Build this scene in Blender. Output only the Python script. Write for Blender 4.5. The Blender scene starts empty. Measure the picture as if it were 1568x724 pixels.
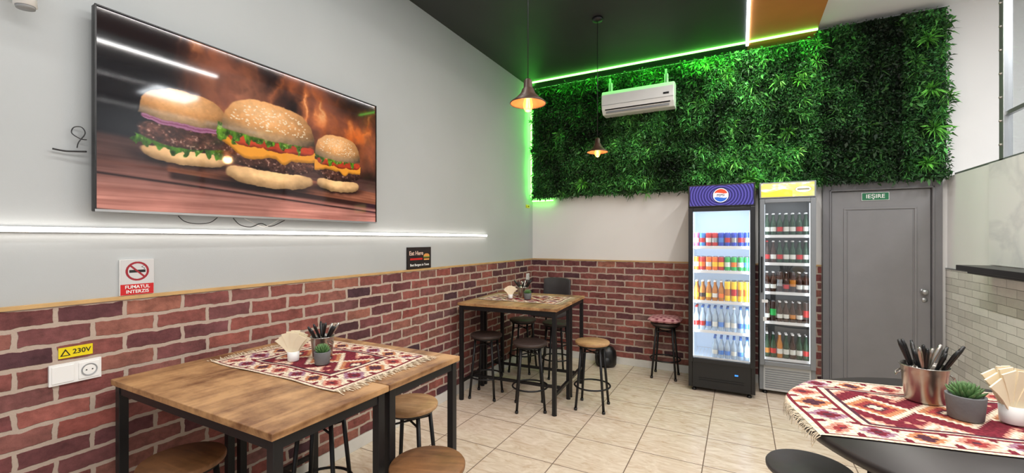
import bpy, bmesh, math, random
import numpy as np
from mathutils import Vector, Matrix, Euler
random.seed(7); rng=np.random.default_rng(7)
pi=math.pi
scn=bpy.context.scene
scn.view_settings.view_transform='Standard'

# ---------------------------------------------------------------- helpers
def lin(c):
    c=np.asarray(c,dtype=float)
    return np.where(c<=0.04045,c/12.92,((np.maximum(c,0)+0.055)/1.055)**2.4)
def C(r,g,b):
    l=lin(np.array([r,g,b])/255.0); return (float(l[0]),float(l[1]),float(l[2]),1.0)

def newmat(name):
    m=bpy.data.materials.new(name); m.use_nodes=True
    nt=m.node_tree; b=nt.nodes['Principled BSDF']; return m,nt,b
def link(nt,a,b): nt.links.new(a,b)

def mat(name,col,rough=0.5,metal=0.0,var=0.12,scale=12.0,bump=0.0,bscale=60.0,emis=None,es=0.0,alpha=1.0,spec=0.5,coat=0.0):
    m,nt,b=newmat(name)
    n=nt.nodes.new('ShaderNodeTexNoise'); n.inputs['Scale'].default_value=scale; n.inputs['Detail'].default_value=5
    tc=nt.nodes.new('ShaderNodeTexCoord'); link(nt,tc.outputs['Object'],n.inputs['Vector'])
    r=nt.nodes.new('ShaderNodeValToRGB')
    c=np.array(col[:3])
    r.color_ramp.elements[0].position=0.3; r.color_ramp.elements[1].position=0.7
    r.color_ramp.elements[0].color=(*[float(x) for x in c*(1-var)],1)
    r.color_ramp.elements[1].color=(*[float(min(1,x)) for x in c*(1+var)],1)
    link(nt,n.outputs['Fac'],r.inputs['Fac']); link(nt,r.outputs['Color'],b.inputs['Base Color'])
    b.inputs['Roughness'].default_value=rough; b.inputs['Metallic'].default_value=metal
    b.inputs['Specular IOR Level'].default_value=spec
    b.inputs['Alpha'].default_value=alpha
    b.inputs['Coat Weight'].default_value=coat
    if emis is not None:
        b.inputs['Emission Color'].default_value=(*emis[:3],1); b.inputs['Emission Strength'].default_value=es
    if bump>0:
        n2=nt.nodes.new('ShaderNodeTexNoise'); n2.inputs['Scale'].default_value=bscale; n2.inputs['Detail'].default_value=6
        link(nt,tc.outputs['Object'],n2.inputs['Vector'])
        bp=nt.nodes.new('ShaderNodeBump'); bp.inputs['Strength'].default_value=bump; bp.inputs['Distance'].default_value=0.01
        link(nt,n2.outputs['Fac'],bp.inputs['Height']); link(nt,bp.outputs['Normal'],b.inputs['Normal'])
    return m

def attrmat(name,rough=0.6,emit=0.0,spec=0.3,bump=0.0,bscale=300,black=False):
    m,nt,b=newmat(name)
    a=nt.nodes.new('ShaderNodeAttribute'); a.attribute_name='Col'
    if black: b.inputs['Base Color'].default_value=(0.004,0.004,0.005,1)
    else: link(nt,a.outputs['Color'],b.inputs['Base Color'])
    b.inputs['Roughness'].default_value=rough; b.inputs['Specular IOR Level'].default_value=spec
    if emit>0:
        link(nt,a.outputs['Color'],b.inputs['Emission Color']); b.inputs['Emission Strength'].default_value=emit
    if bump>0:
        tc=nt.nodes.new('ShaderNodeTexCoord')
        n2=nt.nodes.new('ShaderNodeTexNoise'); n2.inputs['Scale'].default_value=bscale
        link(nt,tc.outputs['Object'],n2.inputs['Vector'])
        bp=nt.nodes.new('ShaderNodeBump'); bp.inputs['Strength'].default_value=bump; bp.inputs['Distance'].default_value=0.003
        link(nt,n2.outputs['Fac'],bp.inputs['Height']); link(nt,bp.outputs['Normal'],b.inputs['Normal'])
    return m

def emat(name,col,s):
    m=bpy.data.materials.new(name); m.use_nodes=True; nt=m.node_tree; nt.nodes.clear()
    e=nt.nodes.new('ShaderNodeEmission'); e.inputs[0].default_value=col; e.inputs[1].default_value=s
    o=nt.nodes.new('ShaderNodeOutputMaterial'); link(nt,e.outputs[0],o.inputs[0]); return m

def glassmat(name,gloss=0.08,tint=(1,1,1,1),rough=0.02):
    m=bpy.data.materials.new(name); m.use_nodes=True; nt=m.node_tree; nt.nodes.clear()
    t=nt.nodes.new('ShaderNodeBsdfTransparent'); t.inputs[0].default_value=tint
    g=nt.nodes.new('ShaderNodeBsdfGlossy'); g.inputs['Roughness'].default_value=rough
    mx=nt.nodes.new('ShaderNodeMixShader'); mx.inputs[0].default_value=gloss
    o=nt.nodes.new('ShaderNodeOutputMaterial')
    link(nt,t.outputs[0],mx.inputs[1]); link(nt,g.outputs[0],mx.inputs[2]); link(nt,mx.outputs[0],o.inputs[0]); return m

def root(name,loc=(0,0,0),rz=0.0):
    e=bpy.data.objects.new(name,None); e.empty_display_size=0.1
    e.location=loc; e.rotation_euler=(0,0,rz); scn.collection.objects.link(e); return e

def smooth(pts,n=5):
    P=[Vector(p) for p in pts]; P=[P[0]]+P+[P[-1]]; out=[]
    for i in range(1,len(P)-2):
        a,b,c,d=P[i-1:i+3]
        for k in range(n):
            t=k/n; out.append(.5*((2*b)+(-a+c)*t+(2*a-5*b+4*c-d)*t*t+(-a+3*b-3*c+d)*t**3))
    out.append(P[-1]); return out

class MB:
    def __init__(s): s.V=[];s.F=[];s.M=[];s.S=[];s.mats=[]
    def mi(s,m):
        if m not in s.mats: s.mats.append(m)
        return s.mats.index(m)
    def add(s,verts,faces,m,smooth=False,mtx=None):
        o=len(s.V)
        if mtx is not None: verts=[tuple(mtx@Vector(v)) for v in verts]
        s.V.extend([tuple(v) for v in verts]); k=s.mi(m)
        for f in faces: s.F.append([i+o for i in f]); s.M.append(k); s.S.append(smooth)
    def box(s,c,d,m,rot=None):
        x,y,z=[q/2 for q in d]
        v=[(-x,-y,-z),(x,-y,-z),(x,y,-z),(-x,y,-z),(-x,-y,z),(x,-y,z),(x,y,z),(-x,y,z)]
        f=[(0,3,2,1),(4,5,6,7),(0,1,5,4),(1,2,6,5),(2,3,7,6),(3,0,4,7)]
        mt=Matrix.Translation(c)
        if rot is not None: mt=mt@Euler(rot).to_matrix().to_4x4()
        s.add(v,f,m,False,mt)
    def bx(s,x0,x1,y0,y1,z0,z1,m): s.box(((x0+x1)/2,(y0+y1)/2,(z0+z1)/2),(x1-x0,y1-y0,z1-z0),m)
    def lathe(s,prof,m,loc=(0,0,0),seg=20,mtx=None,smooth=True):
        V=[];R=[]
        for r,z in prof:
            if r<1e-6: R.append([len(V)]); V.append((0,0,z))
            else:
                R.append(list(range(len(V),len(V)+seg)))
                for k in range(seg):
                    a=2*pi*k/seg; V.append((r*math.cos(a),r*math.sin(a),z))
        F=[]
        for a,b in zip(R[:-1],R[1:]):
            for k in range(seg):
                k2=(k+1)%seg
                if len(a)==1 and len(b)==1: continue
                if len(a)==1: F.append((a[0],b[k2],b[k]))
                elif len(b)==1: F.append((a[k],a[k2],b[0]))
                else: F.append((a[k],a[k2],b[k2],b[k]))
        mt=Matrix.Translation(loc)
        if mtx is not None: mt=mt@mtx
        s.add(V,F,m,smooth,mt)
    def tube(s,pts,r,m,seg=8,cap=True):
        P=[Vector(p) for p in pts]; n=len(P)
        rs=r if isinstance(r,(list,tuple)) else [r]*n
        T=[]
        for i in range(n):
            t=(P[min(i+1,n-1)]-P[max(i-1,0)]); T.append(t.normalized())
        up=Vector((0,0,1)) if abs(T[0].z)<0.9 else Vector((1,0,0))
        N=T[0].cross(up).normalized(); V=[]
        for i in range(n):
            N=(N-T[i]*N.dot(T[i])).normalized(); B=T[i].cross(N)
            for k in range(seg):
                a=2*pi*k/seg; V.append(tuple(P[i]+(N*math.cos(a)+B*math.sin(a))*rs[i]))
        F=[]
        for i in range(n-1):
            for k in range(seg):
                k2=(k+1)%seg; F.append((i*seg+k,i*seg+k2,(i+1)*seg+k2,(i+1)*seg+k))
        if cap: F.append(tuple(range(seg))[::-1]); F.append(tuple((n-1)*seg+k for k in range(seg)))
        s.add(V,F,m,seg>4)
    def ring(s,c,R,r,m,seg=32,tseg=8):
        V=[];F=[]
        for i in range(seg):
            a=2*pi*i/seg
            for k in range(tseg):
                b=2*pi*k/tseg; q=R+r*math.cos(b); V.append((c[0]+q*math.cos(a),c[1]+q*math.sin(a),c[2]+r*math.sin(b)))
        for i in range(seg):
            for k in range(tseg):
                F.append((i*tseg+k,((i+1)%seg)*tseg+k,((i+1)%seg)*tseg+(k+1)%tseg,i*tseg+(k+1)%tseg))
        s.add(V,F,m,True)
    def build(s,name,parent=None,loc=(0,0,0),rot=(0,0,0),bevel=0.0,bseg=2):
        me=bpy.data.meshes.new(name); me.from_pydata(s.V,[],s.F)
        for m in s.mats: me.materials.append(m)
        me.polygons.foreach_set('material_index',s.M); me.polygons.foreach_set('use_smooth',s.S); me.update()
        bm=bmesh.new(); bm.from_mesh(me); bmesh.ops.recalc_face_normals(bm,faces=bm.faces); bm.to_mesh(me); bm.free()
        o=bpy.data.objects.new(name,me); scn.collection.objects.link(o); o.location=loc; o.rotation_euler=rot
        if parent: o.parent=parent
        if bevel>0:
            md=o.modifiers.new('b','BEVEL'); md.width=bevel; md.segments=bseg; md.limit_method='ANGLE'; md.angle_limit=0.7
        return o

def text(s,size,m,parent,loc,name='lettering',ext=0.0006,sx=1.0,rot=(pi/2,0,0)):
    cu=bpy.data.curves.new(name+'_c','FONT'); cu.body=s; cu.size=size; cu.align_x='CENTER'; cu.align_y='CENTER'; cu.extrude=ext; cu.offset=size*.012
    t=bpy.data.objects.new('tmp',cu); scn.collection.objects.link(t)
    bpy.context.view_layer.update()
    me=bpy.data.meshes.new_from_object(t.evaluated_get(bpy.context.evaluated_depsgraph_get()))
    bpy.data.objects.remove(t); me.materials.clear(); me.materials.append(m)
    o=bpy.data.objects.new(name,me); scn.collection.objects.link(o); o.parent=parent; o.location=loc; o.rotation_euler=rot; o.scale=(sx,1,1)
    return o

def panel(name,w,h,nx,ny,fn,m,parent,loc=(0,0,0)):
    """flat printed / displayed picture, local XZ plane facing -Y, colour attribute computed by fn(u,v) (v down)"""
    gx,gy=np.meshgrid(np.linspace(0,1,nx+1),np.linspace(0,1,ny+1))
    V=np.stack([(gx-.5)*w,np.zeros_like(gx),(.5-gy)*h],-1).reshape(-1,3)
    idx=np.arange((nx+1)*(ny+1)).reshape(ny+1,nx+1)
    F=np.stack([idx[1:,:-1],idx[1:,1:],idx[:-1,1:],idx[:-1,:-1]],-1).reshape(-1,4)
    me=bpy.data.meshes.new(name); me.from_pydata(V.tolist(),[],F.tolist())
    col=np.ones((V.shape[0],4)); col[:,:3]=lin(np.clip(fn(gx,gy),0,1)).reshape(-1,3)
    a=me.color_attributes.new('Col','FLOAT_COLOR','POINT'); a.data.foreach_set('color',col.reshape(-1).astype(np.float32))
    me.materials.append(m); me.update()
    o=bpy.data.objects.new(name,me); scn.collection.objects.link(o); o.parent=parent; o.location=loc; return o

def vnoise(gx,gy,cx,cy,seed):
    r=np.random.default_rng(seed).random((cy+3,cx+3))
    x=gx*cx; y=gy*cy; xi=np.clip(x.astype(int),0,cx); yi=np.clip(y.astype(int),0,cy)
    fx=x-xi; fy=y-yi; fx=fx*fx*(3-2*fx); fy=fy*fy*(3-2*fy)
    return (r[yi,xi]*(1-fx)+r[yi,xi+1]*fx)*(1-fy)+(r[yi+1,xi]*(1-fx)+r[yi+1,xi+1]*fx)*fy
def fbm(gx,gy,cx,cy,seed,oct=4):
    t=0;a=.5
    for k in range(oct): t=t+a*vnoise(gx,gy,cx*2**k,cy*2**k,seed+k); a*=.5
    return t/(1-.5**oct)
def mixc(img,col,mask):
    col=np.array(col,dtype=float)
    if col.ndim==1: col=col/255.0 if col.max()>1.5 else col
    mask=np.asarray(mask,dtype=float)
    return img*(1-mask[...,None])+col*mask[...,None]
def sst(a,b,x):
    t=np.clip((x-a)/(b-a),0,1); return t*t*(3-2*t)

def arealight(name,loc,rot,sx,sy,e,col=(1,1,1),parent=None):
    l=bpy.data.lights.new(name,'AREA'); l.shape='RECTANGLE'; l.size=sx; l.size_y=sy; l.energy=e; l.color=col
    o=bpy.data.objects.new(name,l); scn.collection.objects.link(o); o.location=loc; o.rotation_euler=rot
    if parent: o.parent=parent
    return o
def pointlight(name,loc,e,col,r=0.03,parent=None):
    l=bpy.data.lights.new(name,'POINT'); l.energy=e; l.color=col; l.shadow_soft_size=r
    o=bpy.data.objects.new(name,l); scn.collection.objects.link(o); o.location=loc
    if parent: o.parent=parent
    return o

# ---------------------------------------------------------------- materials
def brickmat(name,axis,bw,rh,mortar,stops,mcol,bump=0.6,dist=0.006,rough=0.8,noisevar=0.35):
    m,nt,b=newmat(name)
    tc=nt.nodes.new('ShaderNodeTexCoord'); sp=nt.nodes.new('ShaderNodeSeparateXYZ'); link(nt,tc.outputs['Object'],sp.inputs[0])
    cb=nt.nodes.new('ShaderNodeCombineXYZ'); link(nt,sp.outputs[axis],cb.inputs[0]); link(nt,sp.outputs[2],cb.inputs[1])
    n=nt.nodes.new('ShaderNodeTexNoise'); n.inputs['Scale'].default_value=16; n.inputs['Detail'].default_value=5; link(nt,cb.outputs[0],n.inputs['Vector'])
    sub=nt.nodes.new('ShaderNodeVectorMath'); sub.operation='SUBTRACT'; link(nt,n.outputs['Color'],sub.inputs[0]); sub.inputs[1].default_value=(.5,.5,.5)
    sc=nt.nodes.new('ShaderNodeVectorMath'); sc.operation='SCALE'; link(nt,sub.outputs[0],sc.inputs[0]); sc.inputs['Scale'].default_value=dist*3
    ad=nt.nodes.new('ShaderNodeVectorMath'); ad.operation='ADD'; link(nt,cb.outputs[0],ad.inputs[0]); link(nt,sc.outputs[0],ad.inputs[1])
    br=nt.nodes.new('ShaderNodeTexBrick'); link(nt,ad.outputs[0],br.inputs['Vector'])
    br.inputs['Scale'].default_value=1; br.inputs['Brick Width'].default_value=bw; br.inputs['Row Height'].default_value=rh
    br.inputs['Mortar Size'].default_value=mortar; br.inputs['Mortar Smooth'].default_value=0.25; br.inputs['Bias'].default_value=0
    br.inputs['Color1'].default_value=(0,0,0,1); br.inputs['Color2'].default_value=(1,1,1,1); br.inputs['Mortar'].default_value=(.5,.5,.5,1)
    cr=nt.nodes.new('ShaderNodeValToRGB'); link(nt,br.outputs['Color'],cr.inputs['Fac'])
    while len(cr.color_ramp.elements)<len(stops): cr.color_ramp.elements.new(0.5)
    for e,(p,c) in zip(cr.color_ramp.elements,stops): e.position=p; e.color=c
    n3=nt.nodes.new('ShaderNodeTexNoise'); n3.inputs['Scale'].default_value=7; n3.inputs['Detail'].default_value=3; link(nt,cb.outputs[0],n3.inputs['Vector'])
    n2=nt.nodes.new('ShaderNodeTexNoise'); n2.inputs['Scale'].default_value=28; n2.inputs['Detail'].default_value=8; n2.inputs['Roughness'].default_value=.78; link(nt,cb.outputs[0],n2.inputs['Vector'])
    av=nt.nodes.new('ShaderNodeMath'); av.operation='MULTIPLY_ADD'; link(nt,n3.outputs['Fac'],av.inputs[0]); av.inputs[1].default_value=.5
    hf=nt.nodes.new('ShaderNodeMath'); hf.operation='MULTIPLY'; link(nt,n2.outputs['Fac'],hf.inputs[0]); hf.inputs[1].default_value=.5; link(nt,hf.outputs[0],av.inputs[2])
    mr=nt.nodes.new('ShaderNodeMapRange'); link(nt,av.outputs[0],mr.inputs[0]); mr.inputs[1].default_value=.35; mr.inputs[2].default_value=.65; mr.inputs[3].default_value=1-noisevar; mr.inputs[4].default_value=1+noisevar
    mu=nt.nodes.new('ShaderNodeVectorMath'); mu.operation='SCALE'; link(nt,cr.outputs[0],mu.inputs[0]); link(nt,mr.outputs[0],mu.inputs['Scale'])
    mx=nt.nodes.new('ShaderNodeMix'); mx.data_type='RGBA'; link(nt,br.outputs['Fac'],mx.inputs[0]); link(nt,mu.outputs[0],mx.inputs[6]); mx.inputs[7].default_value=mcol
    link(nt,mx.outputs[2],b.inputs['Base Color']); b.inputs['Roughness'].default_value=rough; b.inputs['Specular IOR Level'].default_value=.3
    iv=nt.nodes.new('ShaderNodeMath'); iv.operation='MULTIPLY_ADD'; link(nt,br.outputs['Fac'],iv.inputs[0]); iv.inputs[1].default_value=-1.0; link(nt,n2.outputs['Fac'],iv.inputs[2])
    bp=nt.nodes.new('ShaderNodeBump'); bp.inputs['Strength'].default_value=bump; bp.inputs['Distance'].default_value=0.012
    link(nt,iv.outputs[0],bp.inputs['Height']); link(nt,bp.outputs['Normal'],b.inputs['Normal'])
    return m
redstops=[(0.0,C(66,46,54)),(0.16,C(108,64,66)),(0.32,C(150,88,78)),(0.46,C(112,70,72)),(0.6,C(160,104,88)),(0.72,C(84,58,66)),(0.86,C(140,76,68)),(1.0,C(122,92,88))]
M_brickL=brickmat('brick_left',1,0.225,0.078,0.0095,redstops,C(186,168,154),bump=.6,dist=.008,noisevar=.42)
M_brickB=brickmat('brick_back',0,0.225,0.078,0.0095,redstops,C(186,168,154),bump=.6,dist=.008,noisevar=.42)
M_tileR=brickmat('whitewashed_tile',1,0.25,0.062,0.0022,[(0,C(206,203,197)),(0.5,C(220,217,211)),(1,C(232,230,225))],C(140,137,131),bump=.3,noisevar=.06,dist=.002)

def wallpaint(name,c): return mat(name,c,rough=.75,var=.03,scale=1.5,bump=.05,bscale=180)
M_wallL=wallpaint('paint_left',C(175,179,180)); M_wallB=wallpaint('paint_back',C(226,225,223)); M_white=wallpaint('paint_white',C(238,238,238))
M_ceil_dark=mat('ceiling_black',C(48,49,50),rough=.55,var=.1,scale=2)
M_ceil_or=mat('ceiling_orange',C(192,122,62),rough=.6,var=.08,scale=3)
M_trimwood=mat('trim_wood',C(192,156,104),rough=.5)
M_base=mat('baseboard_white',C(215,213,208),rough=.4,var=.04)

def floormat():
    m,nt,b=newmat('floor_tile')
    tc=nt.nodes.new('ShaderNodeTexCoord')
    br=nt.nodes.new('ShaderNodeTexBrick'); link(nt,tc.outputs['Object'],br.inputs['Vector'])
    br.offset=0.0; br.inputs['Scale'].default_value=1; br.inputs['Brick Width'].default_value=.45; br.inputs['Row Height'].default_value=.45
    br.inputs['Mortar Size'].default_value=.0035; br.inputs['Mortar Smooth'].default_value=.1
    br.inputs['Color1'].default_value=(0,0,0,1); br.inputs['Color2'].default_value=(1,1,1,1); br.inputs['Mortar'].default_value=(.5,.5,.5,1)
    sc=nt.nodes.new('ShaderNodeVectorMath'); sc.operation='SCALE'; link(nt,br.outputs['Color'],sc.inputs[0]); sc.inputs['Scale'].default_value=9
    ad=nt.nodes.new('ShaderNodeVectorMath'); ad.operation='ADD'; link(nt,tc.outputs['Object'],ad.inputs[0]); link(nt,sc.outputs[0],ad.inputs[1])
    mp=nt.nodes.new('ShaderNodeMapping'); mp.inputs['Rotation'].default_value=(0,0,.7); mp.inputs['Scale'].default_value=(1,3.2,1); link(nt,ad.outputs[0],mp.inputs[0])
    n=nt.nodes.new('ShaderNodeTexNoise'); n.inputs['Scale'].default_value=5; n.inputs['Detail'].default_value=8; n.inputs['Roughness'].default_value=.66; n.inputs['Distortion'].default_value=1.6; link(nt,mp.outputs[0],n.inputs['Vector'])
    cr=nt.nodes.new('ShaderNodeValToRGB'); link(nt,n.outputs['Fac'],cr.inputs[0])
    cr.color_ramp.elements[0].position=.30; cr.color_ramp.elements[0].color=C(196,170,144)
    cr.color_ramp.elements[1].position=.64; cr.color_ramp.elements[1].color=C(230,215,197)
    e=cr.color_ramp.elements.new(.47); e.color=C(216,198,177)
    mx=nt.nodes.new('ShaderNodeMix'); mx.data_type='RGBA'; link(nt,br.outputs['Fac'],mx.inputs[0]); link(nt,cr.outputs[0],mx.inputs[6]); mx.inputs[7].default_value=C(112,92,78)
    link(nt,mx.outputs[2],b.inputs['Base Color'])
    mr=nt.nodes.new('ShaderNodeMapRange'); link(nt,br.outputs['Fac'],mr.inputs[0]); mr.inputs[3].default_value=.22; mr.inputs[4].default_value=.8
    link(nt,mr.outputs[0],b.inputs['Roughness'])
    bp=nt.nodes.new('ShaderNodeBump'); bp.invert=True; bp.inputs['Strength'].default_value=.5; bp.inputs['Distance'].default_value=.003
    link(nt,br.outputs['Fac'],bp.inputs['Height']); link(nt,bp.outputs['Normal'],b.inputs['Normal'])
    return m
M_floor=floormat()

def woodmat(name,c1,c2,axis=0,rough=.42,scale=5,p0=.38,p1=.62):
    m,nt,b=newmat(name)
    tc=nt.nodes.new('ShaderNodeTexCoord'); mp=nt.nodes.new('ShaderNodeMapping'); link(nt,tc.outputs['Object'],mp.inputs[0])
    s=[scale*4]*3; s[axis]=scale*.5; mp.inputs['Scale'].default_value=s
    n=nt.nodes.new('ShaderNodeTexNoise'); n.inputs['Scale'].default_value=1; n.inputs['Detail'].default_value=8; n.inputs['Distortion'].default_value=.8; link(nt,mp.outputs[0],n.inputs['Vector'])
    n2=nt.nodes.new('ShaderNodeTexNoise'); n2.inputs['Scale'].default_value=4; n2.inputs['Detail'].default_value=8; n2.inputs['Roughness'].default_value=.65; link(nt,tc.outputs['Object'],n2.inputs['Vector'])
    mm=nt.nodes.new('ShaderNodeMix'); mm.inputs[0].default_value=.65; link(nt,n.outputs['Fac'],mm.inputs[2]); link(nt,n2.outputs['Fac'],mm.inputs[3])
    cr=nt.nodes.new('ShaderNodeValToRGB'); link(nt,mm.outputs[0],cr.inputs[0])
    cr.color_ramp.elements[0].position=p0; cr.color_ramp.elements[0].color=c1
    cr.color_ramp.elements[1].position=p1; cr.color_ramp.elements[1].color=c2
    link(nt,cr.outputs[0],b.inputs['Base Color']); b.inputs['Roughness'].default_value=rough
    bp=nt.nodes.new('ShaderNodeBump'); bp.inputs['Strength'].default_value=.15; bp.inputs['Distance'].default_value=.002
    link(nt,n.outputs['Fac'],bp.inputs['Height']); link(nt,bp.outputs['Normal'],b.inputs['Normal'])
    return m
M_tabwood=woodmat('rustic_table_wood',C(108,70,40),C(186,144,98),1,p0=.41,p1=.59)
M_seatwood=woodmat('stool_wood',C(140,100,62),C(196,156,112),0,rough=.5,scale=8)
M_seatwood_d=woodmat('stool_wood_dark',C(88,58,34),C(140,98,62),0,rough=.5,scale=8)
M_seatdark=mat('stool_seat_leather',C(62,50,46),rough=.5,bump=.2)
M_seatgray=mat('stool_seat_gray',C(66,64,66),rough=.5)
M_blackmetal=mat('black_powder_metal',C(26,26,28),rough=.42,metal=.3)
M_black=mat('black_plastic',C(18,18,20),rough=.35)
M_blacktop=mat('black_tabletop',C(40,36,36),rough=.4,var=.2,scale=8)
M_steel=mat('brushed_steel',C(178,174,168),rough=.28,metal=1.0,var=.06,scale=30)
M_alu=mat('aluminium',C(176,178,180),rough=.35,metal=.8,var=.04)
M_plwhite=mat('white_plastic',C(232,232,230),rough=.35,var=.02)
M_plgray=mat('gray_plastic',C(150,152,154),rough=.45,var=.04)
M_door=mat('door_gray',C(126,125,127),rough=.5,var=.04,scale=6,bump=.05)
M_doorf=mat('door_frame_gray',C(116,115,118),rough=.5,var=.04,scale=6)
M_pic=attrmat('printed_picture',rough=.45)
M_cloth=attrmat('kilim_wool',rough=.95,spec=.1,bump=.5,bscale=500)
M_leaf=attrmat('artificial_leaf',rough=.5,spec=.3)
M_potgray=mat('cement_pot',C(112,114,116),rough=.8,bump=.2)
M_succ=mat('succulent_green',C(84,120,70),rough=.5,var=.3,scale=40)
M_napkin=mat('paper_napkin',C(240,226,196),rough=.8,var=.04)
M_glass=glassmat('thin_glass',.06)

# ---------------------------------------------------------------- room
D=5.256; XR=4.12; H=3.54; YB=-3.0; XE=5.8
def wall(name,x0,x1,y0,y1,z0,z1,m,bevel=0):
    b=MB(); b.bx(x0,x1,y0,y1,z0,z1,m); return b.build(name,bevel=bevel)
wall('floor',-.1,XE,YB,D+.1,-.1,0,M_floor)
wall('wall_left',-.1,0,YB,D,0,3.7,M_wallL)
wall('wall_back',-.1,XE,D,D+.1,0,3.7,M_wallB)
wall('wall_kitchen',XE-.1,XE,0,D,0,3.7,M_white)
wall('wall_left_brick',0,.016,YB,D,0,1.247,M_brickL)
wall('wall_back_brick',.016,3.19,D-.016,D,0,1.247,M_brickB)
wall('trim_1',0,.024,YB,D,1.247,1.262,M_trimwood)
wall('trim_2',.024,3.19,D-.024,D,1.247,1.262,M_trimwood)
wall('baseboard_left',.016,.03,YB,D-.016,0,.085,M_base,.002)
wall('baseboard_back',.03,3.19,D-.03,D-.016,0,.085,M_base,.002)
wall('ceiling_dark',-.0,2.54,YB,D,H,H+.16,M_ceil_dark)
wall('ceiling_orange',2.54,3.13,YB,D,H,H+.16,M_ceil_or)
wall('ceiling',3.13,XE,YB,D,H+.08,H+.16,M_white)
wall('wall_right_tile',XR-.012,XR,0,D,0,1.25,M_tileR)
wall('wall_right',XR,XR+.1,0,D,0,2.08,M_white)
wall('trim_3',XR-.014,XR,0,D,1.25,1.262,M_alu)
def marble():
    m,nt,b=newmat('marble'); tc=nt.nodes.new('ShaderNodeTexCoord')
    n=nt.nodes.new('ShaderNodeTexNoise'); n.inputs['Scale'].default_value=1.6; n.inputs['Detail'].default_value=6; n.inputs['Distortion'].default_value=.8; link(nt,tc.outputs['Object'],n.inputs['Vector'])
    r=nt.nodes.new('ShaderNodeValToRGB'); link(nt,n.outputs['Fac'],r.inputs[0])
    r.color_ramp.elements[0].position=.44; r.color_ramp.elements[0].color=C(242,241,240)
    r.color_ramp.elements[1].position=.56; r.color_ramp.elements[1].color=C(240,240,240)
    e=r.color_ramp.elements.new(.505); e.color=C(224,224,226)
    link(nt,r.outputs[0],b.inputs['Base Color']); b.inputs['Roughness'].default_value=.35; return m
wall('wall_right_marble',XR-.012,XR,0,4.49,1.33,2.08,marble())
r_=root('bar_counter_shelf',(0,0,0)); b=MB(); b.bx(XR-.20,XR-.013,0.3,4.47,1.285,1.325,M_black); b.bx(XR-.14,XR-.013,.3,4.46,1.263,1.285,M_black); b.build('countertop',r_,bevel=.004)
r_=root('glazed_partition',(0,0,0)); b=MB()
for y in (4.38,3.2,2.0,.8): b.bx(XR+.01,XR+.06,y-.03,y+.03,2.08,H+.08,M_alu)
b.bx(XR+.01,XR+.09,.0,D-.12,2.08,2.10,M_alu)
b.bx(XR+.02,XR+.05,.0,4.4,2.40,2.43,M_alu)
b.build('metal_frame',r_,bevel=.003)
b=MB()
for z in np.arange(2.2,3.6,.17): b.lathe([(0,.012),(.008,.01),(.009,0)],M_steel,(XR+.01,4.38,float(z)),12,Matrix.Rotation(-pi/2,4,'Y'))
b.build('rivets',r_)
b=MB(); b.bx(XR+.033,XR+.037,0,4.41,2.1,H+.08,glassmat('partition_glass',.12,(.93,.95,.96,1))); b.build('glass_pane',r_)

# ---------------------------------------------------------------- LED strips
M_ledw=emat('led_white',(1,.92,.83,1),12); M_ledc=emat('led_cool',(.9,.95,1,1),12); M_ledg=emat('led_green',(.16,1,.10,1),11)
r_=root('led_strip_light',(0.006,1.27,1.558)); b=MB(); b.bx(-.0055,.006,-2.77,2.77,-.011,.011,M_alu); b.build('profile',r_)
b=MB(); b.bx(.006,.016,-2.77,2.77,-.009,.009,M_ledw); b.build('diffuser',r_)
r_=root('ceiling_led_strip',(2.5375,1.9,H-.006)); b=MB(); b.bx(-.0125,.0125,-3.2,3.2,-.006,.0055,M_ledc); b.build('diffuser',r_)
r_=root('ceiling_led_strip',(1.0125,.45,H-.006)); b=MB(); b.bx(-.0125,.0125,-1.95,1.95,-.006,.0055,M_ledc); b.build('diffuser',r_)
r_=root('ceiling_led_strip',(3.60,1.3,H+.074)); b=MB(); b.bx(-.0125,.0125,-1.8,1.8,-.006,.0055,M_ledc); b.build('diffuser',r_)
b=MB(); b.bx(-1.54,1.54,-.0075,.0075,-.009,.009,M_ledg); b.build('diffuser',root('green_led_strip',(1.59,D-.25,H-.0095)))
b=MB(); b.bx(-.006,.006,-.0075,.0075,-.70,.70,M_ledg); b.build('diffuser',root('green_led_strip',(.0065,D-.0525,2.77)))
b=MB(); b.bx(-.15,.15,-.0075,.0075,-.0075,.0075,M_ledg); b.build('diffuser',root('green_led_strip',(.17,D-.05,2.025)))
arealight('green_glow_top',(1.6,D-.30,H-.04),(math.radians(35),0,0),3.0,.03,12,(.1,1,.08))
arealight('green_glow_corner',(.05,D-.08,2.8),(-pi/2,0,math.radians(-25)),.012,1.4,7,(.1,1,.08))

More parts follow.
